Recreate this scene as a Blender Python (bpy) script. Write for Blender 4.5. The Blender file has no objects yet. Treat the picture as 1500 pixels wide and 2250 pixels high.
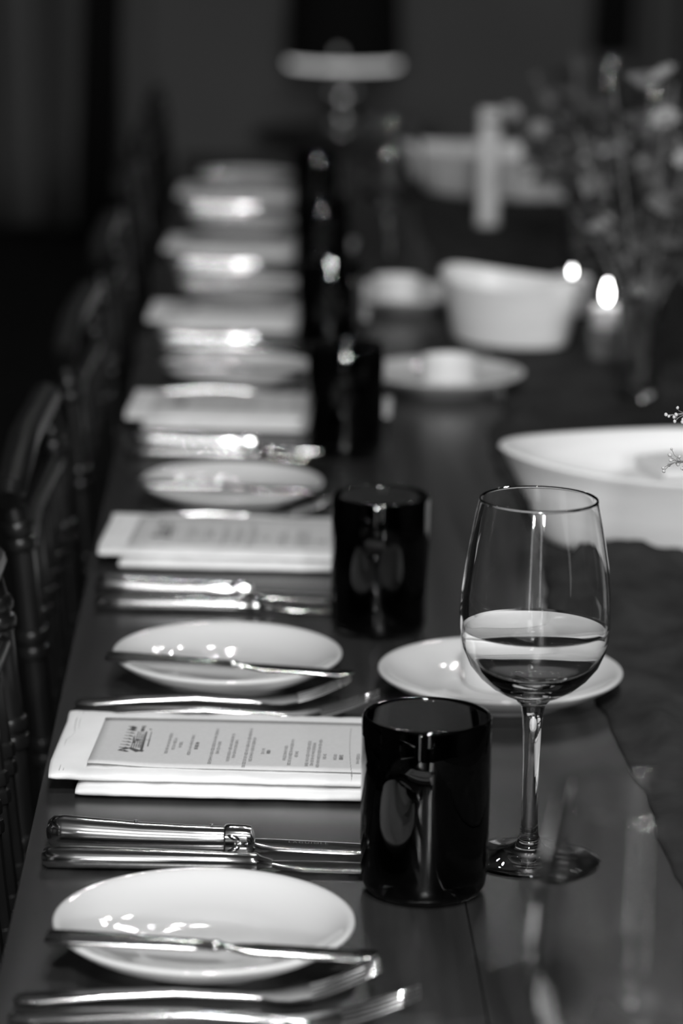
import bpy, bmesh, math, random
from mathutils import Vector, Matrix, Euler, noise

random.seed(7)
S = bpy.context.scene
COL = S.collection
T = 0.75                      # height of the table top
PI = math.pi

# ------------------------------------------------------------------ camera
CAM_X, CAM_H = 0.129993, 0.591595          # over the table, above the table top
PITCH, YAW, ROLL = 0.2228043, 0.0291645, 0.0157823
cd = bpy.data.cameras.new('camera')
cam = bpy.data.objects.new('camera', cd); COL.objects.link(cam)
cd.sensor_fit = 'VERTICAL'; cd.sensor_height = 36.0; cd.sensor_width = 24.0
cd.lens = 6800.0 / 2250.0 * 36.0
cd.clip_start = 0.05; cd.clip_end = 60
fw = Vector((math.sin(YAW)*math.cos(PITCH), math.cos(YAW)*math.cos(PITCH), -math.sin(PITCH)))
rt = Vector((math.cos(YAW), -math.sin(YAW), 0)); up = rt.cross(fw)
R_ = rt*math.cos(ROLL) + up*math.sin(ROLL)
U_ = -rt*math.sin(ROLL) + up*math.cos(ROLL)
m = Matrix((R_, U_, -fw)).transposed().to_4x4()
m.translation = Vector((CAM_X, 0, T + CAM_H))
cam.matrix_world = m
cd.dof.use_dof = True
cd.dof.focus_distance = 1.84
cd.dof.aperture_fstop = 5.06
S.camera = cam

# ------------------------------------------------------------------ world, lights, exposure
w = bpy.data.worlds.new('room_air'); S.world = w; w.use_nodes = True
w.node_tree.nodes['Background'].inputs[0].default_value = (1, 1, 1, 1)
w.node_tree.nodes['Background'].inputs[1].default_value = 0.012

def area(name, loc, target, size, power):
    l = bpy.data.lights.new(name, 'AREA'); l.shape = 'DISK'; l.size = size; l.energy = power
    o = bpy.data.objects.new(name, l); COL.objects.link(o); o.location = loc
    o.rotation_euler = (Vector(target) - Vector(loc)).to_track_quat('-Z', 'Y').to_euler()
    return o
KEY = (0.25, -0.75, 2.72)
area('ceiling_spot_light', KEY, (0.25, 2.6, T), 0.34, 62)
DOWN = (0.35, 0.85, 2.95)
area('added_down_fill', DOWN, (0.35, 1.3, T), 0.20, 19)  # unseen overhead fill, added to brighten plate, menu and napkin tops
FRONT_FILL = [(-0.9, -3.45, 1.95), (0.72, -3.45, 1.95)]
for p in FRONT_FILL: area('front_fill_light', p, (0.3, 2.5, T), 0.22, 82)  # unseen low frontal fill, added to brighten upright faces
S.view_settings.view_transform = 'Standard'; S.view_settings.look = 'None'
S.view_settings.exposure = 0.0; S.view_settings.gamma = 1.0; S.view_settings.use_curve_mapping = False
S.cycles.sample_clamp_indirect = 6.0
S.cycles.max_bounces = 16; S.cycles.transmission_bounces = 16; S.cycles.transparent_max_bounces = 16

# ------------------------------------------------------------------ materials
MATS = {}
def mat(name, v, rough=0.5, metal=0.0, trans=0.0, ior=1.5, coat=0.0, spec=0.5, sheen=0.0, sss=0.0, emit=0.0):
    mt = bpy.data.materials.new(name); mt.use_nodes = True
    b = mt.node_tree.nodes['Principled BSDF']
    b.inputs['Base Color'].default_value = (v, v, v, 1)
    b.inputs['Roughness'].default_value = rough; b.inputs['Metallic'].default_value = metal
    b.inputs['Transmission Weight'].default_value = trans; b.inputs['IOR'].default_value = ior
    b.inputs['Coat Weight'].default_value = coat; b.inputs['Coat Roughness'].default_value = 0.05
    b.inputs['Specular IOR Level'].default_value = spec
    b.inputs['Sheen Weight'].default_value = sheen
    if sss:
        b.inputs['Subsurface Weight'].default_value = sss
        b.inputs['Subsurface Radius'].default_value = (0.02, 0.02, 0.02); b.inputs['Subsurface Scale'].default_value = 1.0
    if emit:
        b.inputs['Emission Color'].default_value = (1, 1, 1, 1); b.inputs['Emission Strength'].default_value = emit
    MATS[name] = mt
    return mt
def vary(mt, v0, v1, scale=(1, 1, 1), detail=6, bump=0.0, bscale=None, dist=0.001, nscale=1.0):
    """noise-driven value variation (object space) and an optional bump"""
    n = mt.node_tree.nodes; l = mt.node_tree.links; b = n['Principled BSDF']
    tc = n.new('ShaderNodeTexCoord'); mp = n.new('ShaderNodeMapping'); mp.inputs['Scale'].default_value = scale
    nz = n.new('ShaderNodeTexNoise'); nz.inputs['Scale'].default_value = nscale; nz.inputs['Detail'].default_value = detail
    cr = n.new('ShaderNodeValToRGB')
    cr.color_ramp.elements[0].color = (v0, v0, v0, 1); cr.color_ramp.elements[1].color = (v1, v1, v1, 1)
    cr.color_ramp.elements[0].position = 0.3; cr.color_ramp.elements[1].position = 0.7
    l.new(tc.outputs['Object'], mp.inputs[0]); l.new(mp.outputs[0], nz.inputs['Vector'])
    l.new(nz.outputs['Fac'], cr.inputs[0]); l.new(cr.outputs[0], b.inputs['Base Color'])
    if bump:
        bp = n.new('ShaderNodeBump'); bp.inputs['Strength'].default_value = bump; bp.inputs['Distance'].default_value = dist
        src = nz
        if bscale:
            mp2 = n.new('ShaderNodeMapping'); mp2.inputs['Scale'].default_value = bscale
            nz2 = n.new('ShaderNodeTexNoise'); nz2.inputs['Scale'].default_value = 1.0; nz2.inputs['Detail'].default_value = 3
            l.new(tc.outputs['Object'], mp2.inputs[0]); l.new(mp2.outputs[0], nz2.inputs['Vector']); src = nz2
        l.new(src.outputs['Fac'], bp.inputs['Height']); l.new(bp.outputs[0], b.inputs['Normal'])
    return mt

WOOD = vary(mat('table_wood', 0.05, rough=0.26, spec=0.5), 0.014, 0.044, (45, 2.2, 20), 8, 0.12, (260, 6, 60), 0.0006)
WOODLEG = vary(mat('table_leg_wood', 0.03, rough=0.4), 0.016, 0.034, (30, 30, 2), 6)
CHAIR = vary(mat('chair_lacquer', 0.02, rough=0.28, spec=0.5), 0.004, 0.011, (40, 40, 8), 4)
SEATPAD = vary(mat('seat_fabric', 0.03, rough=0.9), 0.02, 0.04, (60, 60, 60), 4)
PORC = mat('white_porcelain', 0.66, rough=0.06)
PORCW = mat('bright_porcelain', 0.86, rough=0.10)
CERAM = vary(mat('bowl_ceramic', 0.7, rough=0.38), 0.82, 0.92, (6, 6, 60), 5, 0.25, (20, 20, 260), 0.0006)
STEEL = mat('polished_steel', 0.82, rough=0.11, metal=1.0)
STEELB = vary(mat('brushed_steel_handle', 0.7, rough=0.15, metal=1.0), 0.68, 0.80, (6, 160, 160), 5)
ENGR = mat('blade_engraving', 0.12, rough=0.5)
LINEN = vary(mat('napkin_linen', 0.86, rough=0.95, spec=0.15), 0.82, 0.90, (30, 30, 30), 5, 0.35, (900, 900, 900), 0.0004)
SEAM = mat('napkin_seam', 0.45, rough=0.95)
CARD = vary(mat('menu_card', 0.6, rough=0.75, spec=0.25), 0.60, 0.635, (400, 400, 400), 4)
INK = mat('printed_ink', 0.09, rough=0.8, spec=0.2)
INKL = mat('printed_grey_ink', 0.25, rough=0.8, spec=0.2)
GLASS = mat('clear_glass', 1.0, rough=0.0, trans=1.0, ior=1.47)
SMOKE = mat('smoked_glass', 0.06, rough=0.02, trans=1.0, ior=1.5)
WATER = mat('water', 0.98, rough=0.0, trans=1.0, ior=1.333)
WINE = mat('pale_drink', 0.97, rough=0.0, trans=1.0, ior=1.034)
CUTG = mat('cut_glass', 0.75, rough=0.05, trans=1.0, ior=1.5)
RUNNER = vary(mat('runner_gauze', 0.06, rough=0.95, spec=0.1), 0.022, 0.048, (25, 25, 25), 8, 0.5, (700, 700, 700), 0.0006)
WAX = mat('candle_wax', 0.85, rough=0.5, sss=0.6)
WICK = mat('wick', 0.02, rough=0.9)
FLAME = mat('flame', 1.0, emit=26.0)
COLGLOW = mat('added_column_glow', 0.8, emit=2.2)  # glow of the added columns, there for reflections only
HOLDER = mat('candle_holder_glass', 0.25, rough=0.15)
LEAFS = [vary(mat('leaf_%s' % n, v, rough=0.5), v*0.7, v*1.2, (40, 40, 40), 4) for n, v in (('dark', 0.05), ('mid', 0.10), ('pale', 0.17))]
STEM = mat('plant_stem', 0.22, rough=0.6)
BUD = mat('flower_bud', 0.5, rough=0.7)
PETAL = mat('petal', 0.36, rough=0.7)
WALL = vary(mat('wall_plaster', 0.16, rough=0.9, spec=0.1), 0.13, 0.17, (1.2, 1.2, 1.2), 4)
DARKW = vary(mat('dark_panelling', 0.03, rough=0.6), 0.012, 0.02, (8, 8, 1), 5)
FLOOR = vary(mat('dark_floor', 0.015, rough=0.6, spec=0.2), 0.008, 0.016, (20, 2, 2), 5)
CEIL = mat('ceiling_paint', 0.12, rough=0.9, spec=0.1)
DRAPE = vary(mat('curtain_cloth', 0.1, rough=0.95, spec=0.05), 0.115, 0.15, (6, 6, 1), 4)
LAMPM = mat('lamp_metal', 0.55, rough=0.22, metal=1.0)
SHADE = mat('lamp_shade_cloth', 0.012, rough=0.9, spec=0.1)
BLACKM = mat('black_metal', 0.02, rough=0.4)
BULB = mat('bulb_glow', 1.0, emit=330.0)
LAMPGLOW = mat('lamp_diffuser_glow', 0.8, emit=0.65)

# ------------------------------------------------------------------ mesh helpers
class MB:
    def __init__(s): s.v = []; s.f = []
    def add(s, v, f):
        o = len(s.v); s.v += [tuple(x) for x in v]; s.f += [tuple(i + o for i in q) for q in f]; return s
    def box(s, a, b):
        x0, y0, z0 = a; x1, y1, z1 = b
        return s.add([(x0,y0,z0),(x1,y0,z0),(x1,y1,z0),(x0,y1,z0),(x0,y0,z1),(x1,y0,z1),(x1,y1,z1),(x0,y1,z1)],
                     [(0,3,2,1),(4,5,6,7),(0,1,5,4),(1,2,6,5),(2,3,7,6),(3,0,4,7)])
    def rings(s, rings, cap0=True, cap1=True, closed=False):
        n = len(rings[0]); v = [p for r in rings for p in r]; f = []
        for i in range(len(rings) - (0 if closed else 1)):
            a = i*n; b = ((i+1) % len(rings))*n
            for j in range(n):
                k = (j+1) % n
                f.append((a+j, a+k, b+k, b+j))
        if cap0 and not closed: f.append(tuple(range(n-1, -1, -1)))
        if cap1 and not closed: o = (len(rings)-1)*n; f.append(tuple(range(o, o+n)))
        return s.add(v, f)
    def lathe(s, prof, n=48, loc=(0,0,0), closed=False):
        """prof: list of (r,z); r==0 ends become poles"""
        R = []
        for r, z in prof:
            r = max(r, 1e-5)
            R.append([(loc[0]+r*math.cos(2*PI*j/n), loc[1]+r*math.sin(2*PI*j/n), loc[2]+z) for j in range(n)])
        return s.rings(R, cap0=not closed, cap1=not closed, closed=closed)
    def tube(s, pts, rad, n=8, cap=True):
        pts = [Vector(p) for p in pts]; R = []
        if not hasattr(rad, '__len__'): rad = [rad]*len(pts)
        ref = None
        for i, p in enumerate(pts):
            d = (pts[min(i+1, len(pts)-1)] - pts[max(i-1, 0)]).normalized()
            if ref is None: ref = Vector((0,0,1)) if abs(d.z) < 0.9 else Vector((1,0,0))
            a = d.cross(ref).normalized(); b = a.cross(d).normalized(); ref = b
            R.append([tuple(p + (a*math.cos(2*PI*j/n) + b*math.sin(2*PI*j/n))*rad[i]) for j in range(n)])
        return s.rings(R, cap, cap)
    def loft(s, secs, n=20, e=2.0):
        """secs: (x, y, z, half width in y, half height in z[, exponent]) - a bar along x"""
        R = []
        for q in secs:
            x, y, z, wy, hz = q[:5]; ee = q[5] if len(q) > 5 else e; r = []
            for j in range(n):
                a = 2*PI*j/n; c, d = math.cos(a), math.sin(a)
                r.append((x, y + wy*math.copysign(abs(c)**(2/ee), c), z + hz*math.copysign(abs(d)**(2/ee), d)))
            R.append(r)
        return s.rings(R)
    def grid(s, fn, nu, nv):
        v = [fn(i/nu, j/nv) for i in range(nu+1) for j in range(nv+1)]; k = nv+1
        return s.add(v, [(i*k+j, (i+1)*k+j, (i+1)*k+j+1, i*k+j+1) for i in range(nu) for j in range(nv)])
    def mesh(s, name, material, smooth=True, angle=40):
        me = bpy.data.meshes.new(name); me.from_pydata(s.v, [], s.f)
        bm = bmesh.new(); bm.from_mesh(me); bmesh.ops.recalc_face_normals(bm, faces=bm.faces); bm.to_mesh(me); bm.free()
        me.materials.append(material)
        if smooth:
            me.polygons.foreach_set('use_smooth', [True]*len(me.polygons))
            if angle: me.set_sharp_from_angle(angle=math.radians(angle))
        return me
    def build(s, name, material, parent=None, loc=(0,0,0), smooth=True, angle=40, rot=(0,0,0)):
        o = bpy.data.objects.new(name, s.mesh(name, material, smooth, angle)); COL.objects.link(o)
        o.parent = parent; o.location = loc; o.rotation_euler = rot
        return o
def smoothed(o, lv=2):
    md = o.modifiers.new('smooth', 'SUBSURF'); md.levels = lv; md.render_levels = lv; return o
def bevel(o, wdt=0.002, seg=2):
    md = o.modifiers.new('bevel', 'BEVEL'); md.width = wdt; md.segments = seg; md.limit_method = 'ANGLE'; return o
def tag(o, label, cat, group=None):
    o['label'] = label; o['category'] = cat
    if group: o['group'] = group
    elif 'group' in o.keys(): del o['group']
    return o
def thing(name, loc=(0,0,0), rz=0.0):
    o = bpy.data.objects.new(name, None); COL.objects.link(o); o.empty_display_size = 0.05
    o.location = loc; o.rotation_euler = (0, 0, rz); return o
def kids(o): return [c for c in COL.objects if c.parent == o]
def dup(o, parent=None):
    c = o.copy(); COL.objects.link(c); c.parent = parent
    for k in TREE[o.name]: dup(k, c)
    return c
TREE = {}
def index_tree(o):
    TREE[o.name] = kids(o)
    for k in TREE[o.name]: index_tree(k)
class Proto:
    """first use hands out the original, later uses hand out copies"""
    def __init__(s, o): s.o = o; s.used = False; index_tree(o)
    def place(s, loc, rz, label, cat, group=None):
        if s.used: o = dup(s.o)
        else: o = s.o; s.used = True
        o.location = loc; o.rotation_euler = (0, 0, rz); tag(o, label, cat, group); return o
def struct(name, mb, material, **k):
    o = mb.build(name, material, **k); o['kind'] = 'structure'; return o

# ------------------------------------------------------------------ the room
X0, X1, Y0, Y1, H = -3.4, 4.6, -3.6, 10.1, 3.2
struct('floor', MB().box((X0, Y0, -0.1), (X1, Y1, 0)), FLOOR, smooth=False)
struct('ceiling', MB().box((X0, Y0, H), (X1, Y1, H+0.1)), CEIL, smooth=False)
struct('wall_back', MB().box((X0, Y1, 0), (X1, Y1+0.1, H)), WALL, smooth=False)
struct('wall_left', MB().box((X0-0.1, Y0, 0), (X0, Y1, H)), DARKW, smooth=False)
struct('wall_right', MB().box((X1, Y0, 0), (X1+0.1, Y1, H)), DARKW, smooth=False)
struct('wall_front', MB().box((X0, Y0-0.1, 0), (X1, Y0, H)), DARKW, smooth=False)
bevel(struct('baseboard_back', MB().box((X0, Y1-0.02, 0), (X1, Y1, 0.16)), DARKW, smooth=False), 0.004)

def curtain(name, x0, x1, label, seed):
    rnd = random.Random(seed); ph = rnd.random()*6
    def fn(u, v):
        x = x0 + (x1-x0)*u; z = 0.03 + 3.0*v
        y = Y1 - 0.13 + 0.045*math.sin(u*(x1-x0)*36 + ph + 0.6*math.sin(v*2)) + 0.02*math.sin(u*(x1-x0)*71 + ph*2)
        return (x + 0.10*(1-v)*math.sin(ph)*u, y, z)
    t = thing(name)
    c = MB().grid(fn, 90, 12).build('cloth_panel', DRAPE, t)
    md = c.modifiers.new('thick', 'SOLIDIFY'); md.thickness = 0.004
    b0, b1 = (x1-.10, x1+.03) if x1 < .3 else (x0-.03, x0+.10)  # dark strip stands in for the shade of a drape fold
    o = MB().grid(lambda u, v: (b0+(b1-b0)*u + .10*(v-.5), Y1-.19+.012*math.sin(u*9), .03+3.0*v), 12, 4).build('fold_shadow_strip', SHADE, t)
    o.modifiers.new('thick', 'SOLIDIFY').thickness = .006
    MB().tube([(x0-0.08, Y1-0.13, 3.06), (x1+0.08, Y1-0.13, 3.06)], 0.014, 10).build('curtain_rod', BLACKM, t)
    tag(t, label, 'curtain', 'curtains on the far wall')
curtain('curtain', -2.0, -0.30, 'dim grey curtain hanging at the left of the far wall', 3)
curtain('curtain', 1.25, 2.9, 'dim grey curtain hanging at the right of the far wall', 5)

# recessed spot fitting that carries the key light
t = thing('ceiling_spotlight', (KEY[0], KEY[1]-0.03, 2.79))
MB().lathe([(0.19, 0.0), (0.20, 0.0), (0.20, 0.12), (0.03, 0.14), (0.03, 0.41), (0.0, 0.41), (0.0, 0.12), (0.18, 0.10)], 32, closed=True).build('housing', BLACKM, t)
tag(t, 'large black ceiling spotlight above and behind the viewpoint', 'light')
t = thing('added_downlight', (DOWN[0], DOWN[1]-0.02, 3.0))
MB().lathe([(0.115, 0.0), (0.125, 0.0), (0.125, 0.2), (0.0, 0.2), (0.0, 0.17), (0.11, 0.17)], 32, closed=True).build('housing', BLACKM, t)
tag(t, 'black downlight added as unseen fill above the near end of the table', 'light')

for x, y, wd in ((-1.05, -3.2, 'farther left'), (0.34, -3.2, 'nearer the middle')):  # unseen glowing columns added for the upright reflections in the glasses
    t = thing('added_floor_glow', (x, y, 0))
    MB().lathe([(0, 0), (.14, 0), (.14, .012), (.02, .025), (.012, .03), (.012, .42), (0, .42)], 24).build('stand', BLACKM, t)
    MB().lathe([(0, .42), (.10, .42), (.10, 2.3), (0, 2.3)], 32).build('glow_column', COLGLOW, t)
    tag(t, 'tall glowing column added behind the viewpoint for reflections, ' + wd, 'floor lamp', 'added reflection columns')
for p, wd in zip(FRONT_FILL, ('left', 'right')):  # housings for the added frontal fill
    t = thing('added_fill_lamp', (p[0], Y0, p[2]))
    MB().lathe([(0, -.16), (.05, -.16), (.055, -.15), (.055, .15), (.05, .16), (0, .16)], 24, (0, .06, 0)).build('body', BLACKM, t)
    MB().tube([(0, .055, 0), (0, .135, .0)], [.10, .125], 24).build('reflector', BLACKM, t)
    tag(t, 'black body of an added frontal fill light behind the viewpoint, on the %s' % wd, 'wall lamp', 'added fill lights behind the viewpoint')

# ------------------------------------------------------------------ the table
tb = thing('dining_table', (0, 0, 0))
NP = 4
for i in range(NP):
    a = i/NP*1.0; b = (i+1)/NP*1.0
    o = MB().box((a + (0.0003 if i else 0), 0.72, T-0.045), (b - (0.0003 if i < NP-1 else 0), 5.46, T)).build('plank', WOOD, tb, smooth=False)
    bevel(o, 0.0006, 2)
for y in (1.0, 3.1, 5.2):
    for x in (0.43, 0.57):
        bevel(MB().box((x-0.045, y-0.045, 0), (x+0.045, y+0.045, T-0.045)).build('leg', WOODLEG, tb, smooth=False), 0.004)
for y in (1.0, 3.1, 5.2):
    bevel(MB().box((0.30, y-0.04, 0.0), (0.70, y+0.04, 0.06)).build('foot_beam', WOODLEG, tb, smooth=False), 0.004)
tag(tb, 'long dark wooden dining table laid for dinner', 'table')

# ------------------------------------------------------------------ cloth runner
EDGE = [(0.7, .372), (1.6, .378), (2.08, .362), (2.5, .364), (2.9, .352), (3.08, .380), (3.2, .396), (3.4, .395), (3.75, .378), (4.25, .37), (5.5, .37)]
def interp(tab, x):
    for (a, p), (b, q) in zip(tab, tab[1:]):
        if x <= b:
            k = (x-a)/(b-a); k = k*k*(3-2*k); return p + (q-p)*k
    return tab[-1][1]
BUMPS = [(0.405, 2.40, .018, .030, .016), (0.435, 2.385, .022, .035, .024), (0.47, 2.40, .02, .03, .014), (0.41, 2.25, .012, .05, .012), (0.40, 1.93, .010, .06, .010), (0.45, 2.1, .012, .12, .012)]
FOOT = [(0.300, 2.041, .066, .066), (0.329, 3.20, .066, .066), (0.310, 3.752, .066, .066), (0.52, 2.525, .155, .108), (0.421, 3.495, .085, .085), (0.548, 4.90, .155, .108), (0.585, 1.865, .03, .03), (0.527, 3.146, .03, .03), (0.565, 4.12, .03, .03), (0.519, 3.385, .03, .03), (0.512, 3.70, .03, .03), (0.468, 4.50, .03, .03)]
def runner_h(x, y, e):
    h = 0.0045 + 0.008*max(0, noise.noise((x*26, y*5.0, 3.1))) + 0.006*max(0, noise.noise((x*60 + 2*noise.noise((y*9, x*5, 0)), y*11, 8.0))) + 0.0022*noise.noise((x*140, y*90, 1.0))
    h = max(h, 0.0022)
    for bx, by, sx, sy, hh in BUMPS: h += hh*math.exp(-((x-bx)/sx)**2 - ((y-by)/sy)**2)
    h *= min(1.0, 0.12 + max(0, (x-e))/0.022)
    h = max(h, 0.0012)
    for fx, fy, fr, fs in FOOT:
        d = math.hypot((x-fx)/fr, (y-fy)/fs); k = max(0.0, min(1.0, (d-1.0)*fs/0.025))
        h = min(h, 0.0028 + max(0, h-0.0028)*k)
    return h
def runner_fn(u, v):
    y = 0.72 + 4.6*u
    e = interp(EDGE, y) + 0.010*noise.noise((y*7, 0.5, 0)) + 0.004*noise.noise((y*31, 1.5, 0)); r = 0.64 + 0.008*noise.noise((y*7, 9.5, 0))
    x = e + (r-e)*v
    return (x, y, T + 0.0003 + runner_h(x, y, e))
o = MB().grid(runner_fn, 620, 46).build('table_runner', RUNNER, angle=0)
md = o.modifiers.new('thick', 'SOLIDIFY'); md.thickness = 0.0012; md.offset = -1
tag(o, 'dark crumpled gauze runner along the middle of the table', 'runner')
RZ = T + 0.0035                                        # resting height on the flattened runner

# ------------------------------------------------------------------ chairs
def ringed(z0, z1, xf, y, r, step, start, big, n=12):
    """a turned post from z0 to z1 with pairs of rings; xf(z) gives the rake"""
    prof = [(z0, r*0.92)]
    z = start
    marks = []
    while z < z1 - 0.012:
        if z > z0 + 0.012: marks.append(z)
        z += step
    for zc in marks:
        for d in (-0.006, 0.006):
            for q, rr in ((-0.0055, r), (-0.004, big*0.93), (0.0, big), (0.004, big*0.93), (0.0055, r)):
                prof.append((zc + d + q, rr))
        prof.append((zc + step*0.5, r*0.94))
    prof = sorted(p for p in prof if z0 <= p[0] < z1 - 0.002) + [(z1, r*0.92)]
    return MB().tube([(xf(z), y, z) for z, _ in prof], [q for _, q in prof], n)
def make_chair():
    t = thing('ballroom_chair')
    HW = 0.180
    bx = lambda z: -0.10*(z-0.75) - 1.2*max(0, z-0.79)**2 if z > 0.44 else 0.031 - 0.05*(0.44-z)
    for s in (-1, 1):
        ringed(0.0, 0.850, bx, s*HW, 0.0096, 0.082, 0.082, 0.0126).build('back_post', CHAIR, t)
        fx = lambda z: 0.395 + 0.02*(0.44-z)
        ringed(0.0, 0.43, fx, s*(HW+0.025), 0.0135, 0.12, 0.08, 0.017).build('front_leg', CHAIR, t)
    MB().tube([(bx(.85), -HW-.016, .850), (bx(.85), -HW-.011, .853), (bx(.85)-.004, 0, .856), (bx(.85), HW+.011, .853), (bx(.85), HW+.016, .850)], [.008, .0125, .0125, .0125, .008], 12).build('top_rail', CHAIR, t)
    for z in (0.800, 0.52):
        MB().tube([(bx(z), -HW, z), (bx(z)-.006, 0, z), (bx(z), HW, z)], .0075, 10).build('cross_rail', CHAIR, t)
    for i in range(5):
        y = -HW + (i+1)*2*HW/6
        ringed(0.52, 0.800, bx, y, 0.0050, 0.082, 0.082, 0.0075, 8).build('spindle', CHAIR, t)
    R = []
    for z, k in ((0.43, 0.97), (0.437, 1.0), (0.452, 1.0), (0.458, 0.97)):
        R.append([(0.21 + 0.19*k*math.copysign(abs(math.cos(a))**0.35, math.cos(a)), (HW+0.03)*k*math.copysign(abs(math.sin(a))**0.35, math.sin(a)), z) for a in [2*PI*j/40 for j in range(40)]])
    MB().rings(R).build('seat', CHAIR, t)
    R = []
    for z, k in ((0.458, 0.93), (0.468, 0.95), (0.480, 0.9), (0.486, 0.7)):
        R.append([(0.22 + 0.18*k*math.copysign(abs(math.cos(a))**0.4, math.cos(a)), (HW+0.025)*k*math.copysign(abs(math.sin(a))**0.4, math.sin(a)), z) for a in [2*PI*j/40 for j in range(40)]])
    MB().rings(R).build('seat_pad', SEATPAD, t)
    for z in (0.16, 0.30):
        for s in (-1, 1):
            MB().tube([(bx(z), s*HW, z), (0.398, s*(HW+0.024), z)], .008, 8).build('stretcher', CHAIR, t)
        MB().tube([(bx(z)+.002, -HW, z+.02), (bx(z)+.002, HW, z+.02)], .008, 8).build('stretcher', CHAIR, t)
    return t
cp = Proto(make_chair())
ORD = ['nearest', 'second nearest', 'third', 'fourth', 'fifth', 'sixth', 'seventh']
for k in range(8):
    w_ = 'nearest the camera' if k == 0 else ('second from the camera' if k == 1 else ('farthest from the camera' if k == 7 else ORD[k] + ' from the camera'))
    cp.place((-0.0310 + 0.002*math.sin(k*2.3), 1.225 + 0.585*k, 0), 0.010*math.sin(k*1.7),
             'dark turned-post chair pushed up to the table, ' + w_, 'chair', 'chairs along the left of the table')

# ------------------------------------------------------------------ bread plate
def plate_prof(D, h=0.019):
    R = D/2
    return [(0, .0025), (R*.52, .0025), (R*.54, 0.0), (R*.58, 0.0), (R*.60, .003), (R*.78, h*.38), (R*.93, h*.74), (R*.985, h*.93), (R, h*1.0), (R*.995, h*1.07), (R*.975, h*1.10), (R*.94, h*1.03),
            (R*.90, h*.90), (R*.84, h*.74), (R*.74, h*.55), (R*.62, h*.42), (R*.48, h*.35), (R*.455, h*.32), (R*.44, h*.30), (R*.2, h*.29), (0, h*.29)]
def make_plate(name, D): 
    t = thing(name)
    o = MB().lathe(plate_prof(D), 72).build('dish', PORC, t, angle=0); return t
pp = Proto(make_plate('bread_plate', 0.16))
sp = Proto(make_plate('side_plate', 0.168))

# ------------------------------------------------------------------ cutlery (each lies along +x from its handle end)
def ss(a, b, x): x = max(0, min(1, (x-a)/(b-a))); return x*x*(3-2*x)
def make_fork(name, L):
    t = thing(name); k = L/0.205
    def zc(s): s /= k; return 0.0030 + 0.0042*math.sin(PI*ss(0.0, 0.150, s))*(0.6+0.4*s/.15) if s < 0.150 else 0.0035 + 0.0165*((s-0.150)/0.055)**1.6
    secs = []
    for s, wd, hz in ((0, .001, .0008), (.0015, .0055, .0016), (.005, .0070, .0019), (.015, .0078, .0019), (.05, .0060, .0018), (.09, .0043, .0017), (.115, .0036, .0017), (.130, .0035, .0017), (.138, .0045, .0018), (.146, .0085, .0015), (.154, .0114, .0013), (.164, .0120, .0012), (.1665, .0118, .0010)):
        secs.append((s*k, 0, zc(s*k), wd*k, hz, 2.6))
    i = 9
    MB().loft(secs[:i], 20).build('handle', STEELB, t)
    MB().loft(secs[i-1:], 20).build('head', STEEL, t)
    for j in range(4):
        y = (-0.0093 + j*0.0062)*k
        sec = []
        for s, wd in ((.165, .0021), (.175, .0020), (.185, .0019), (.195, .0016), (.202, .0011), (.205, .0005)):
            sec.append((s*k, y*(1-0.10*(s-.165)/.04), zc(s*k), wd, 0.0011 if s < .2 else .0007, 2.5))
        MB().loft(sec, 10).build('tine', STEEL, t)
    return t
def make_table_knife(name, L, blade_w=0.0095, flat=1.0):
    t = thing(name); k = L/0.235
    secs = [(0, 0, .0062, .002, .002), (.001, 0, .0062, .0062, .0042), (.004, 0, .0062, .0082, .0058), (.02, 0, .0062, .0084, .0060), (.06, 0, .0060, .0076, .0056), (.105, 0, .0056, .0062, .0050), (.117, 0, .0054, .0058, .0048), (.119, 0, .0054, .0064, .0052), (.123, 0, .0053, .0064, .0050), (.125, 0, .0052, .0046, .0036), (.132, 0, .0045, .0040, .0022)]
    MB().loft([(s[0]*k, s[1], s[2]*flat, s[3], s[4]*flat) for s in secs], 24, 2.3).build('handle', STEELB, t)
    b = [(.131, 0, .0042, .0038, .0016), (.138, .0008, .0036, .0070, .0012), (.150, .001, .0030, .0092, .0010), (.20, .0012, .0024, blade_w, .0009), (.222, .001, .0022, blade_w, .0008), (.231, .003, .0020, .0066, .0007), (.235, .006, .0020, .0015, .0005)]
    MB().loft([(s[0]*k, s[1], s[2]*flat, s[3], s[4]) for s in b], 20, 3.0).build('blade', STEEL, t)
    return t
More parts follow.
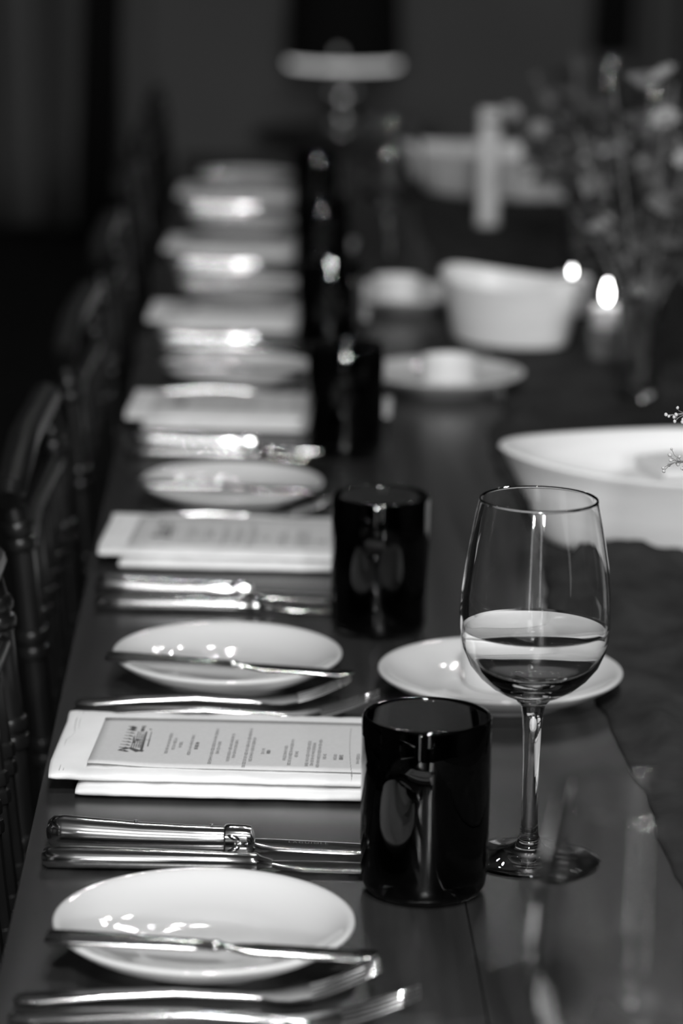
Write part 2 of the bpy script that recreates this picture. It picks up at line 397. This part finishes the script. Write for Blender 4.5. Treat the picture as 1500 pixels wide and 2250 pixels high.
def make_steak_knife():
    t = thing('steak_knife')
    secs = [(0, .0005, .0105, .002, .002), (.0012, .0006, .0103, .0064, .0062), (.004, .0008, .0102, .0088, .0088), (.010, .0010, .0100, .0098, .0096), (.025, .0008, .0094, .0094, .0090), (.055, .0, .0086, .0082, .0080), (.085, -.0004, .0082, .0074, .0074), (.102, -.0003, .0080, .0072, .0072), (.1045, 0, .0080, .0070, .0070)]
    MB().loft(secs, 28, 2.4).build('handle', STEELB, t)
    for s in (.0095, .052, .096):
        MB().lathe([(0, 0), (.0012, 0), (.0011, .0005), (0, .0009)], 12, (s, .001, .0189 - .03*s)).build('rivet', STEEL, t)
    bol = [(.1035, 0, .0080, .0072, .0074), (.1045, 0, .0080, .0082, .0082), (.107, 0, .0080, .0083, .0083), (.116, 0, .0079, .0080, .0081), (.119, 0, .0077, .0078, .0076), (.1205, 0, .0066, .0066, .0056), (.1215, 0, .0058, .0050, .0030)]
    bo = MB().loft(bol, 28, 2.8).build('bolster', STEEL, t)
    # the bee on the bolster: body, head and two wings in relief on the near side
    def oval(mb, cx, cz, a, b, dep, rot):
        R = []
        for k, d in ((1.0, 0.0), (0.8, 0.6), (0.4, 0.95), (0.05, 1.0)):
            R.append([(cx + k*(a*math.cos(q)*math.cos(rot) - b*math.sin(q)*math.sin(rot)), -0.0076 - dep*d, cz + k*(a*math.cos(q)*math.sin(rot) + b*math.sin(q)*math.cos(rot))) for q in [2*PI*j/14 for j in range(14)]])
        mb.rings(R)
    mb = MB(); oval(mb, .1125, .0078, .0042, .0016, .0016, 0); oval(mb, .1172, .0078, .0013, .0013, .0013, 0)
    oval(mb, .1095, .0112, .0042, .0017, .0011, 2.75); oval(mb, .1095, .0044, .0042, .0017, .0011, -2.75)
    for q in (.110, .1118, .1136): oval(mb, q, .0078, .0004, .0016, .0020, 0)
    mb.build('bee_relief', STEEL, bo)
    b = [(.120, 0, .0056, .0048, .0022), (.125, 0, .0052, .0090, .0014), (.135, 0, .0048, .0100, .0011), (.18, 0, .0034, .0098, .0010), (.21, .001, .0022, .0078, .0008), (.225, .0035, .0018, .0046, .0007), (.232, .0062, .0016, .0010, .0005)]
    bl = MB().loft(b, 20, 3.2).build('blade', STEEL, t)
    cu = bpy.data.curves.new('engraving', 'FONT'); cu.body = 'LAGUIOLE'; cu.size = 0.0042; cu.align_x = 'LEFT'; cu.space_character = 1.25
    tmp = bpy.data.objects.new('engraving_curve', cu); COL.objects.link(tmp); bpy.context.view_layer.update()
    em = bpy.data.meshes.new_from_object(tmp.evaluated_get(bpy.context.evaluated_depsgraph_get())); bpy.data.objects.remove(tmp)
    em.materials.clear(); em.materials.append(ENGR)
    eo = bpy.data.objects.new('engraving', em); COL.objects.link(eo)
    eo.parent = bl; eo.location = (.1405, .0022, .00585); eo.rotation_euler = (0, 0.024, 0)
    return t
forkA = Proto(make_fork('dinner_fork', 0.205)); forkB = Proto(make_fork('salad_fork', 0.186))
tknife = Proto(make_table_knife('table_knife', 0.235)); bknife = Proto(make_table_knife('butter_knife', 0.172, .0085, .5)); sknife = Proto(make_steak_knife())

# ------------------------------------------------------------------ napkin and menu
def make_napkin():
    """folded strip, local: x along its length from the table edge, y from the near fold, z up"""
    t = thing('napkin')
    def slab(x0f, x1, y0f, y1f, z0, z1f, seed, nx=54):
        R = []
        for i in range(nx+1):
            u = i/nx; r = []
            x0a = x0f(0.0); 
            y0 = y0f(u); y1 = y1f(u); z1 = z1f(u); mid = (z0+z1)/2; hz = (z1-z0)/2
            endk = min(1.0, 0.72 + min(u, 1-u)*nx/6.0)
            pts = []
            m_ = 26
            for j in range(m_):
                a = 2*PI*j/m_; c, s_ = math.cos(a), math.sin(a)
                py = (y0+y1)/2 + (y1-y0)/2*math.copysign(abs(c)**0.22, c)
                pz = mid + hz*endk*math.copysign(abs(s_)**0.75, s_)
                v = (py-y0)/(y1-y0)
                xx = x0f(v) + (x1-x0f(v))*u**1.15
                wob = 0.0009*noise.noise((xx*40, py*40, seed)) + 0.0005*noise.noise((xx*130, py*70, seed+4))
                pts.append((xx, py + wob, max(z0 if pz < mid else z0+0.002, pz + wob*(1 if pz > mid else 0))))
            R.append(pts)
        return MB().rings(R)
    slab(lambda v: 0.017 + 0.002*v, 0.240, lambda u: -0.004 - 0.001*math.sin(u*5), lambda u: 0.136, 0.0004, lambda u: 0.0084 + 0.0003*math.sin(u*7), 1.0).build('lower_fold', LINEN, t, angle=0)
    slab(lambda v: -0.006*v + 0.004*ss(0.5, 0.6, v) - 0.0006*math.sin(v*9), 0.239, lambda u: 0.0005 + 0.0012*math.sin(u*3.0) + 0.001*(1-ss(0, .15, u)), lambda u: 0.140 - 0.001*math.sin(u*6), 0.0086, lambda u: 0.0152 + 0.0004*math.sin(u*4+1), 5.0).build('upper_fold', LINEN, t, angle=0)
    hem = MB()
    for s0 in (0.006, 0.0085):
        hem.tube([(s0 - 0.006*v + 0.004*ss(.5, .6, v) + .0005*math.sin(v*14), 0.006 + 0.128*v, 0.0151) for v in [q/16 for q in range(17)]], 0.0003, 5)
    for q in range(4):
        hem.tube([(0.010 + 0.002*q + .0022*k, 0.034 + 0.022*q + .0012*math.sin(k*2+q), 0.0151) for k in range(6)], 0.00018, 4)
    hem.build('hem_stitching', SEAM, t)
    return t
np_ = Proto(make_napkin())

LINES = [(359,1614,1660,0),(372,1625,1651,0),(386,1632,1646,0),(409,1617,1662,0),(422,1633,1649,1),(459,1602,1680,0),(471,1630,1658,0),(497,1612,1674,0),(508,1626,1666,0),(534,1600,1686,0),(546,1620,1673,0),(570,1644,1656,0),(582,1647,1655,1),(619,1636,1669,0),(631,1621,1679,0),(644,1648,1661,0),(669,1624,1680,0),(680,1628,1678,0),(693,1620,1682,0),(706,1652,1664,0),(729,1652,1665,0),(742,1654,1664,1),(779,1650,1672,0),(790,1654,1668,0)]
CW, CL = 0.104, 0.235
def make_menu():
    """tall printed card, local: x along the card from its head, y across (0 near .. CW far)"""
    t = thing('menu_card')
    zf = lambda x, y: 0.0004 + 0.0006*math.sin(PI*min(1, max(0, x/CL))) + 0.0022*math.exp(-(x/0.03)**2)*(1-y/CW)**2
    g = MB().grid(lambda u, v: (CL*u, CW*v, zf(CL*u, CW*v)), 40, 12).build('card', CARD, t, angle=0)
    md = g.modifiers.new('thick', 'SOLIDIFY'); md.thickness = 0.0004; md.offset = -1
    def bar(mb, x, y, dx, dy):
        v = [(x-dx, y-dy), (x+dx, y-dy), (x+dx, y+dy), (x-dx, y+dy)]
        mb.add([(a, b, zf(a, b) + 0.00012) for a, b in v], [(0, 1, 2, 3)])
    rnd = random.Random(11)
    px2x = lambda u: 0.000 + (u-198)*0.1715/600.0
    px2y = lambda v: CW*(1689-v)/108.0
    for u, v0, v1, bold in LINES:
        mb = MB(); x = px2x(u); y1 = px2y(v0); y0 = px2y(v1); y = y0; hw = 0.0010 if not bold else 0.0012
        word = rnd.randint(3, 7)
        while y < y1 - 0.0005:
            # one letter: an upright stroke and sometimes a bowl or a crossbar
            bar(mb, x, y, hw*rnd.choice((.75, 1, 1, 1.2)), 0.00016 if not bold else 0.00026)
            q = rnd.random()
            if q < .4: bar(mb, x + hw*.75, y + .0004, .0002, .0004); bar(mb, x - hw*.75, y + .0004, .0002, .0004)
            elif q < .8: bar(mb, x, y + .0004, .00018, .0004)
            y += 0.00115; word -= 1
            if word == 0: word = rnd.randint(2, 8); y += 0.0009
        mb.build('printed_line', INK if bold else INKL, t, smooth=False)
    mb = MB()
    for i in range(16):
        v = i/15; x = px2x(756 + 14*v**2); y = px2y(1597 + 100*v)
        bar(mb, x, y, 0.00018, 0.0030)
    mb.build('printed_rule', INKL, t, smooth=False)
    # emblem: a row of slanting plumes and an ornate pavilion drawn in strokes
    mb = MB()
    def stroke(u0, v0, u1, v1, wd):
        a = Vector((px2x(u0), px2y(v0))); b = Vector((px2x(u1), px2y(v1))); d = (b-a).normalized(); n_ = Vector((-d.y, d.x))*wd
        P = [a-n_*.5, b-n_, b+n_, a+n_*.5]; mb.add([(p.x, p.y, zf(p.x, p.y)+.00013) for p in P], [(0, 1, 2, 3)])
    for i in range(9):
        v = 1601 + i*7.0; k = 1.0 if 1 < i < 7 else 1.7
        stroke(258 - i*0.6, v, 274, v + 2.0, 0.0007*k); stroke(266, v - 1.0, 276, v + 2.5, 0.0006*k)
    for i in range(2): stroke(264, 1602+i*4, 275, 1607+i*4, 0.0016)
    stroke(256, 1656, 272, 1652, 0.0015)
    for u in (279, 284, 289, 294, 298, 303): stroke(u, 1612 + (u % 4)*3, u + 1, 1650, 0.00035)
    for v in (1614, 1619, 1624, 1630, 1636, 1643): stroke(281, v, 302, v + 2, 0.0004)
    stroke(302, 1612, 304, 1655, 0.0009); stroke(287, 1600, 297, 1600, 0.0009); stroke(290, 1600, 290, 1612, 0.0007); stroke(294, 1600, 294, 1612, 0.0005)
    stroke(286, 1630, 290, 1634, 0.0018); stroke(278, 1625, 282, 1640, 0.0008)
    stroke(276, 1650, 300, 1658, 0.0026); stroke(281, 1654, 309, 1657, 0.0018)
    stroke(313, 1612, 315, 1646, 0.0004); stroke(304, 1631, 317, 1632, 0.0004); stroke(307, 1606, 311, 1608, 0.0008)
    mb.build('printed_emblem', INK, t, smooth=False)
    return t
mp_ = Proto(make_menu())

# ------------------------------------------------------------------ glasses
def make_tumbler():
    t = thing('tumbler')
    R, Hh = 0.0362, 0.103
    prof = [(0, .0012), (.022, .0008), (.0285, 0.0), (.0325, .0022), (.0348, .006), (R-.0006, .012), (R-.0002, .03), (R, .07), (R, Hh-.002), (R-.0007, Hh-.0004), (R-.0016, Hh), (R-.0026, Hh-.0005), (R-.0031, Hh-.002), (R-.0031, .03), (R-.0040, .016), (.0290, .0115), (.022, .0098), (0, .0094)]
    MB().lathe(prof, 64).build('glass_body', SMOKE, t, angle=0)
    r = R - 0.0030
    MB().lathe([(0, .00935), (.0221, .0097), (.0292, .0114), (R-.0039, .016), (r, .03), (r, .0775), (r-.0008, .0765), (0, .0765)], 64).build('water', WATER, t, angle=25)
    return t
def make_wine(full):
    t = thing('wine_glass')
    out = [(0, .0005), (.030, .0005), (.0362, 0.0), (.0370, .0008), (.0364, .0016), (.030, .0026), (.020, .0042), (.012, .0064), (.0075, .0095), (.0056, .014), (.0049, .022), (.0046, .040), (.0047, .060), (.0052, .076), (.0060, .086), (.0072, .0925), (.0105, .0965), (.0165, .0992), (.0240, .1035), (.0310, .1095), (.0370, .1170), (.0412, .1270), (.0431, .1380), (.0434, .1480), (.0427, .1600), (.0409, .1750), (.0384, .1900), (.0358, .2040), (.0340, .2125), (.0337, .2138), (.0331, .2142)]
    th = .00105
    inn = [(.0325, .2137), (.0328, .2125), (.0347, .2040), (.0373, .1900), (.0398, .1750), (.0416, .1600), (.0423, .1480), (.0420, .1380), (.0404, .1290), (.0372, .1210), (.0325, .1150), (.0265, .1108), (.0190, .1080), (.010, .1066), (0, .1062)]
    MB().lathe(out + inn, 72).build('glass_body', GLASS, t, angle=0)
    if full:
        zl = .1380
        wp = [(r+.00012, z) for r, z in inn if z < zl]
        wp = [(0, zl - .0004), (.036, zl - .0004), (.0405, zl - .0002), (.04190, zl + .0010)] + wp
        MB().lathe(wp, 72).build('water', WINE, t, angle=30)
    return t
tp = Proto(make_tumbler()); wf = Proto(make_wine(True)); we = Proto(make_wine(False))

# ------------------------------------------------------------------ place settings along the left edge
NY = [1.232, 1.814, 2.398, 2.962, 3.552, 4.142, 4.742]      # near fold of each napkin
WHO = ['at the bottom of the photo', 'nearest the camera', 'second from the camera', 'third from the camera', 'fourth from the camera', 'fifth from the camera', 'farthest away']
PLATE = [(.106, 1.548), (.113, 2.081), (.111, 2.644), (.112, 3.225), (.113, 3.80), (.112, 4.39), (.112, 4.98)]
TUMB = [(.2275, 1.075), (.2275, 1.650), (.2235, 2.216), (.216, 2.872), (.213, 3.42), (.216, 4.00), (.220, 4.58)]
G = {k: k + ' laid along the left edge' for k in ('bread plates', 'butter knives', 'dinner forks', 'salad forks', 'steak knives', 'table knives', 'napkins', 'menus', 'tumblers')}
for j in range(7):
    rnd = random.Random(100 + j); e = lambda s: (rnd.random()-.5)*2*s*(j > 1)
    x, y = PLATE[j]
    pp.place((x, y, T), e(3), 'round white bread plate under a butter knife, the plate ' + WHO[j], 'plate', G['bread plates'])
    bx, by, ba = [(.025, 1.510, -.13), (.030, 2.052, -.20), (.024, 2.612, -.10)][j] if j < 3 else (.026, y - .035, -.12 + e(.05))
    bknife.place((bx, by, T + .0205), ba, 'steel butter knife across the bread plate ' + WHO[j], 'knife', G['butter knives'])
    forkA.place((.010 + e(.002), y - .095, T), -.035 + e(.01), 'larger steel fork of the pair by the bread plate ' + WHO[j], 'fork', G['dinner forks'])
    forkB.place((.011 + e(.002), y - .072, T), .03 + e(.01), 'smaller steel fork of the pair by the bread plate ' + WHO[j], 'fork', G['salad forks'])
    n = NY[j]; a = -.055 + e(.02)
    np_.place((.006 + e(.002), n, T), a, 'folded white linen napkin under a menu card, the napkin ' + WHO[j], 'napkin', G['napkins'])
    mp_.place((.029 + e(.004), n + .012, T + .0157), a - .008, 'printed grey menu card on the white napkin ' + WHO[j], 'menu', G['menus'])
    sknife.place((.0115 + e(.002), n - .0965, T), -.045 + e(.01), 'steak knife with a moulded steel handle, the one ' + WHO[j], 'knife', G['steak knives'])
    tknife.place((.0110 + e(.002), n - .1290, T), -.042 + e(.006), 'plain steel table knife beside the steak knife ' + WHO[j], 'knife', G['table knives'])
    x, y = TUMB[j]
    tp.place((x, y, T), e(3), 'dark smoked glass tumbler of water, ' + WHO[j], 'tumbler', G['tumblers'])

wf.place((.2914, 1.7056, T), 0.3, 'sharp stemmed wine glass part filled with clear water beside the tumbler', 'wine glass', 'wine glasses on the table')
we.place((.2850, 1.165, T), 0.8, 'blurred empty wine glass in the near right corner of the photo', 'wine glass', 'wine glasses on the table')
for x, y, lb in ((.300, 3.95, 'blurred wine glass behind the row of dark tumblers near the far bowl'), (.712, 3.90, 'blurred wine glass cut by the right edge behind the flowers'),
                 (.703, 4.49, 'blurred wine glass standing high at the upper right behind the flowers'), (.705, 5.08, 'farthest blurred wine glass on the right side of the table')):
    we.place((x, y, T), 0.1, lb, 'wine glass', 'wine glasses on the table')

# ------------------------------------------------------------------ share plates with ramekins
def make_ramekin():
    t = thing('ramekin'); R, Hh = .0300, .034
    pr = [(0, .001), (R*.80, .001), (R*.82, 0), (R*.9, 0), (R*.93, .002), (R*.96, .010), (R*.985, Hh*.8), (R, Hh*.93), (R*.995, Hh), (R*.94, Hh), (R*.90, Hh*.92), (R*.87, .010), (R*.80, .005), (0, .0045)]
    MB().lathe(pr, 56).build('dish', PORCW, t, angle=0)
    MB().lathe([(0, .0046), (R*.79, .0052), (R*.872, .012), (R*.885, .021), (R*.7, .0225), (0, .0235)], 40).build('butter', CARD, t)
    return t
rp = Proto(make_ramekin())
for x, y, dx, dy, lb in ((.300, 2.041, .004, .014, 'behind the sharp wine glass'), (.329, 3.20, .003, -.030, 'left of the lit candle'), (.310, 3.752, -.008, -.02, 'at the far end beside the bowl')):
    sp.place((x, y, T), 0, 'wide white plate holding a ramekin ' + lb, 'plate', 'plates with ramekins')
    rp.place((x+dx, y+dy, T+.0056), 0, 'small white ramekin on the plate ' + lb, 'ramekin', 'ramekins on plates')

# ------------------------------------------------------------------ boat bowls on the runner
def make_bowl():
    t = thing('serving_bowl')
    n = 72
    def ring(L, W, z, lift):
        r = []
        for j in range(n):
            a = 2*PI*j/n; c, s_ = math.cos(a), math.sin(a)
            # pointed oval with rounded tips
            x = L*math.copysign(abs(c)**1.0, c); y = W*math.copysign(abs(s_)**1.12, s_)
            r.append((x, y, z + lift*abs(c)**3))
        return r
    L, W, Hh = 0.188, 0.120, 0.066
    R = [ring(L*.76, W*.80, .0, 0), ring(L*.79, W*.84, .001, 0), ring(L*.815, W*.865, .008, .001), ring(L*.865, W*.905, .028, .003), ring(L*.93, W*.955, .048, .006), ring(L*.985, W*.99, Hh-.002, .010), ring(L, W, Hh, .010), ring(L*.995, W*.99, Hh+.002, .010), ring(L*.965, W*.955, Hh+.0018, .010), ring(L*.945, W*.94, Hh-.002, .010), ring(L*.885, W*.90, .046, .006), ring(L*.81, W*.83, .024, .002), ring(L*.72, W*.70, .010, 0), ring(L*.3, W*.25, .0085, 0)]
    MB().rings(R).build('dish', CERAM, t, angle=0)
    return t
bp_ = Proto(make_bowl())
for x, y, a, lb in ((.520, 2.525, .10, 'white boat-shaped serving bowl behind the sharp wine glass'), (.421, 3.495, -.8, 'white boat-shaped serving bowl left of the lit candle'), (.548, 4.90, -.1, 'farthest white boat-shaped serving bowl, behind the tall pale candle')):
    o = bp_.place((x, y, RZ), a, lb, 'bowl', 'boat-shaped bowls on the runner')
    if y > 3.4 and y < 3.6: o.scale = (.50, .55, 1.0)
# folded cloth in the near bowl
t = thing('bread_cloth', (.470, 2.520, RZ + .0105), .25)
o = MB().loft([(-.045, 0, .012, .020, .004), (-.040, 0, .018, .042, .014), (-.01, 0, .021, .052, .020), (.03, .0, .021, .055, .021), (.055, 0, .018, .045, .015), (.06, 0, .012, .02, .004)], 24, 3.4).build('lower_fold', LINEN, t)
o = MB().loft([(-.012, .004, .044, .018, .003), (-.009, .004, .046, .034, .0065), (.028, .002, .047, .036, .0075), (.042, 0, .046, .030, .0065), (.045, 0, .044, .012, .002)], 24, 3.4).build('upper_fold', LINEN, t)
tag(t, 'white folded cloth lying in the bowl behind the wine glass', 'cloth')

# ------------------------------------------------------------------ candles
def flame_mesh(parent, z, s=1.0):
    pr = [(0, 0), (.0022*s, .002*s), (.0040*s, .006*s), (.0044*s, .010*s), (.0034*s, .016*s), (.0016*s, .022*s), (0, .027*s)]
    MB().lathe(pr, 16).build('flame', FLAME, parent, (0, 0, z), angle=0)
def lit_candle(loc, label, r, h, power):
    t = thing('candle', loc)
    MB().lathe([(0, 0), (r*.97, 0), (r, .001), (r, h-.003), (r*.96, h), (r*.88, h-.0008), (r*.6, h-.003), (0, h-.0038)], 36).build('wax_body', WAX, t, angle=0)
    MB().tube([(0, 0, h-.004), (.0003, 0, h+.002), (.001, .0005, h+.006)], .0007, 6).build('wick', WICK, t)
    flame_mesh(t, h + .003*power, power)
    tag(t, label, 'candle', 'lit candles on the runner')
    return t
t = lit_candle((.519, 3.385, RZ), 'lit white candle in a grey holder beside the bowl and flowers', .0165, .058, 1)
MB().lathe([(0, 0), (.018, 0), (.0185, .001), (.0195, .034), (.0190, .035), (.0172, .035), (.0168, .002), (0, .0015)], 36).build('holder', HOLDER, t)
t = lit_candle((.512, 3.70, RZ), 'smaller lit candle in the background behind the serving bowl', .024, .044, .4)
t = thing('pillar_candle', (.468, 4.50, RZ))
MB().lathe([(0, 0), (.0165, 0), (.0172, .002), (.0165, .165), (.0158, .169), (.012, .1700), (0, .1675)], 32).build('wax_body', WAX, t, angle=0)
MB().tube([(0, 0, .166), (.0004, 0, .172), (.001, .0004, .176)], .0008, 6).build('wick', WICK, t)
tag(t, 'tall pale unlit pillar candle in front of the farthest bowl', 'candle')

# ------------------------------------------------------------------ flowers
def leaf_mesh(name, L, W, m, bend):
    def fn(u, v):
        wd = W*math.sin(PI*min(1, u**0.8))*(1-.15*u); s = (v-.5)*2
        return (L*u, wd*s, bend*u*u*L - .25*abs(s)*wd*-.6 + .04*L*math.sin(u*9+s))
    return MB().grid(fn, 7, 4).mesh(name, m)
LM = [leaf_mesh('leaf', .042, .011, LEAFS[0], -.3), leaf_mesh('leaf', .034, .013, LEAFS[1], -.5), leaf_mesh('leaf', .050, .008, LEAFS[1], -.2), leaf_mesh('leaf', .030, .012, LEAFS[2], -.4)]
def petal_mesh():
    R = []
    mb = MB()
    for i in range(9):
        a = 2*PI*i/9; el = .5
        def fn(u, v):
            s = (v-.5)*2; r = .016*u; wd = .006*math.sin(PI*min(1, u**.7*.97+.02))
            p = Vector((r*math.cos(el), wd*s, r*math.sin(el) - .3*u*u*.012)); p.rotate(Euler((0, 0, a))); return tuple(p)
        mb.grid(fn, 5, 3)
    mb.lathe([(0, 0), (.003, .001), (.004, .004), (.002, .007), (0, .0075)], 10)
    return mb.mesh('blossom', PETAL)
PM = petal_mesh()
def make_vase(t, r, h):
    n = 48; R = []
    def ring(rr, z, amp, ph):
        return [((rr + amp*abs(math.sin((j+ph)*PI/3)))*math.cos(2*PI*j/n), (rr + amp*abs(math.sin((j+ph)*PI/3)))*math.sin(2*PI*j/n), z) for j in range(n)]
    R.append(ring(r*.5, .0, 0, 0)); R.append(ring(r*.86, .0, 0, 0)); R.append(ring(r*.92, .003, 0, 0))
    k = 14
    for i in range(k):
        z = .006 + (h-.016)*i/(k-1); R.append(ring(r*(.92 + .08*i/k), z, .0022 if i % 2 == 0 else .0003, 1.5*(i//2 % 2)))
    R += [ring(r, h-.004, 0, 0), ring(r*1.0, h, 0, 0), ring(r*.93, h, 0, 0), ring(r*.88, h-.006, 0, 0), ring(r*.82, .014, 0, 0), ring(r*.4, .010, 0, 0)]
    MB().rings(R).build('vase', CUTG, t, angle=30)
def bouquet(loc, label, seed, h0, rad, hgt, nst, nleaf, nblos, vr=.022, vh=.108, reach=None):
    rnd = random.Random(seed); t = thing('flower_vase', loc)
    make_vase(t, vr, vh)
    tips = []
    for i in range(nst):
        a = rnd.random()*2*PI; q = rnd.random()**.6*rad; z = h0 + hgt*rnd.random()
        p0 = Vector((rnd.uniform(-.008, .008), rnd.uniform(-.008, .008), .014)); p2 = Vector((q*math.cos(a), q*math.sin(a), z))
        p1 = Vector((p2.x*.15, p2.y*.15, vh + .02)); pts = [p0*(1-s)**2 + p1*2*s*(1-s) + p2*s*s for s in [k/9 for k in range(10)]]
        MB().tube(pts, .0012, 6).build('stem', STEM, t)
        tips.append(pts)
    for i in range(nleaf):
        pts = tips[i % nst]; k = rnd.uniform(.5, 1.0)*8.99; b = int(k); p = pts[b].lerp(pts[min(b+1, 9)], k-b)
        o = bpy.data.objects.new('leaf', rnd.choice(LM)); COL.objects.link(o); o.parent = t; o.location = p
        o.rotation_euler = (rnd.uniform(-.8, .8), rnd.uniform(-1.1, .5), rnd.random()*2*PI); s = rnd.uniform(.7, 1.25); o.scale = (s, s, s)
    for i in range(nblos):
        o = bpy.data.objects.new('blossom', PM); COL.objects.link(o); o.parent = t; o.location = tips[i % nst][-1]
        o.rotation_euler = (rnd.uniform(-.9, .9), rnd.uniform(-.9, .9), 0); s = rnd.uniform(.7, 1.2); o.scale = (s, s, s)
    tag(t, label, 'flowers', 'flower vases on the runner')
    return t
bouquet((.527, 3.146, RZ), 'cut-glass vase of leafy flowers right of the lit candle', 21, .17, .115, .17, 22, 150, 10)
bouquet((.565, 4.12, RZ), 'leafy flower vase farther back behind the lit candles', 33, .11, .10, .17, 18, 130, 6)
# near vase, just outside the frame; two fine sprigs reach into view
VX, VY = .585, 1.865
vz = bouquet((VX, VY, RZ), 'sprigs of tiny buds reaching in at the right edge', 44, .19, .060, .12, 12, 60, 5)
def sprig(base, joint, tip, seed, nb, mname='sprig'):
    rnd = random.Random(seed); off = Vector((VX, VY, RZ))
    base, joint, tip = [Vector(p) - off for p in (base, joint, tip)]
    st = MB(); pts = [base*(1-s)**2 + joint*2*s*(1-s) + tip*s*s for s in [k/12 for k in range(13)]]
    st.tube(pts, [.0011 - .0006*k/12 for k in range(13)], 6)
    so = st.build('sprig_stem', STEM, vz)
    d = (pts[-1]-pts[-3]).normalized()
    for i in range(nb):
        f = rnd.random(); k0 = 12 - rnd.random()**1.5*2.6; b = int(min(k0, 11)); root = pts[b].lerp(pts[b+1], k0-b)
        side = Vector((rnd.uniform(-.3, .3), rnd.uniform(-1, 1), rnd.uniform(-1.1, .8))).normalized()
        end = root + d*rnd.uniform(.003, .0085) + side*rnd.uniform(.003, .0075)
        mid = root.lerp(end, .5) + d*.0016
        mb = MB(); mb.tube([root, mid, end], [.00028, .00022, .00022], 5)
        mb.build('pedicel', STEM, so)
        r = rnd.uniform(.0008, .00125); bb = MB()
        bb.lathe([(0, -r), (r*.7, -r*.7), (r, 0), (r*.75, r*.8), (r*.3, r*1.2), (0, r*1.25)], 8)
        bb.build('bud', BUD, so, tuple(end), angle=0, rot=(rnd.uniform(-1, 1), rnd.uniform(-1, 1), 0))
sprig((.576, 1.868, T+.115), (.50, 1.84, T+.26), (.3825, 1.820, T+.241), 5, 32)
sprig((.578, 1.868, T+.115), (.50, 1.83, T+.215), (.3820, 1.798, T+.217), 8, 30)
sprig((.580, 1.870, T+.115), (.52, 1.90, T+.30), (.44, 2.05, T+.345), 9, 18)

# ------------------------------------------------------------------ far end: low side table with a shaded lamp
t = thing('side_table', (.39, 9.45, 0))
MB().lathe([(0, .36), (.26, .36), (.27, .365), (.27, .385), (.26, .39), (0, .39)], 40).build('table_top', DARKW, t)
for k in range(3):
    a = k*2*PI/3 + .5
    MB().tube([(.20*math.cos(a), .20*math.sin(a), 0), (.17*math.cos(a), .17*math.sin(a), .365)], .016, 10).build('leg', DARKW, t)
tag(t, 'low dark round side table by the far wall', 'side table')
t = thing('table_lamp', (.39, 9.45, .39))
MB().lathe([(0, 0), (.075, 0), (.08, .006), (.05, .02), (.03, .04), (.045, .075), (.055, .10), (.045, .128), (.02, .148), (.014, .165), (.024, .178), (.014, .19), (.010, .23), (0, .23)], 40).build('base', LAMPM, t, angle=0)
MB().lathe([(.172, .215), (.165, .50), (.162, .50), (.169, .215)], 48, closed=True).build('lamp_shade', SHADE, t)
MB().lathe([(.166, .198), (.168, .200), (.168, .218), (.166, .220), (.160, .220), (.160, .198)], 48, closed=True).build('glowing_diffuser', LAMPGLOW, t, angle=0)
for k in range(3):
    a = k*2*PI/3; MB().tube([(0, 0, .228), (.17*math.cos(a), .17*math.sin(a), .214)], .003, 6).build('shade_spoke', LAMPM, t)
MB().tube([(-.02, -.172, .25), (-.02, -.19, .25)], [.004, .012], 10).build('knob', LAMPM, t)
tag(t, 'dark-shaded table lamp with a glowing lower rim in the far background', 'lamp')

# ------------------------------------------------------------------ chandelier above the table (out of frame, lights the sparkles)
CX, CY, CZ = 0.50, 4.6, 2.55
t = thing('chandelier', (CX, CY, CZ))
MB().tube([(0, 0, 0.0), (0, 0, H-CZ)], .008, 10).build('rod', BLACKM, t)
R = [[(.42*math.cos(2*PI*i/48) + .009*math.cos(b)*math.cos(2*PI*i/48), .42*math.sin(2*PI*i/48) + .009*math.cos(b)*math.sin(2*PI*i/48), .009*math.sin(b)) for b in [2*PI*j/10 for j in range(10)]] for i in range(48)]
MB().rings(R, closed=True).build('ring', BLACKM, t, angle=0)
for k in range(4):
    a = k*PI/4; MB().tube([(-.42*math.cos(a), -.42*math.sin(a), 0), (.42*math.cos(a), .42*math.sin(a), 0)], .005, 8).build('arm', BLACKM, t)
for k in range(8):
    a = 2*PI*k/8
    h_ = MB().lathe([(0, 0), (.016, 0), (.016, .03), (.012, .04), (0, .04)], 16, (.42*math.cos(a), .42*math.sin(a), .009)).build('bulb_holder', BLACKM, t)
    MB().lathe([(0, 0), (.010, .004), (.017, .016), (.019, .028), (.015, .042), (.006, .052), (0, .054)], 16, (.42*math.cos(a), .42*math.sin(a), .049)).build('bulb', BULB, h_, angle=0)
tag(t, 'ring chandelier with eight bulbs hung above the table', 'chandelier')
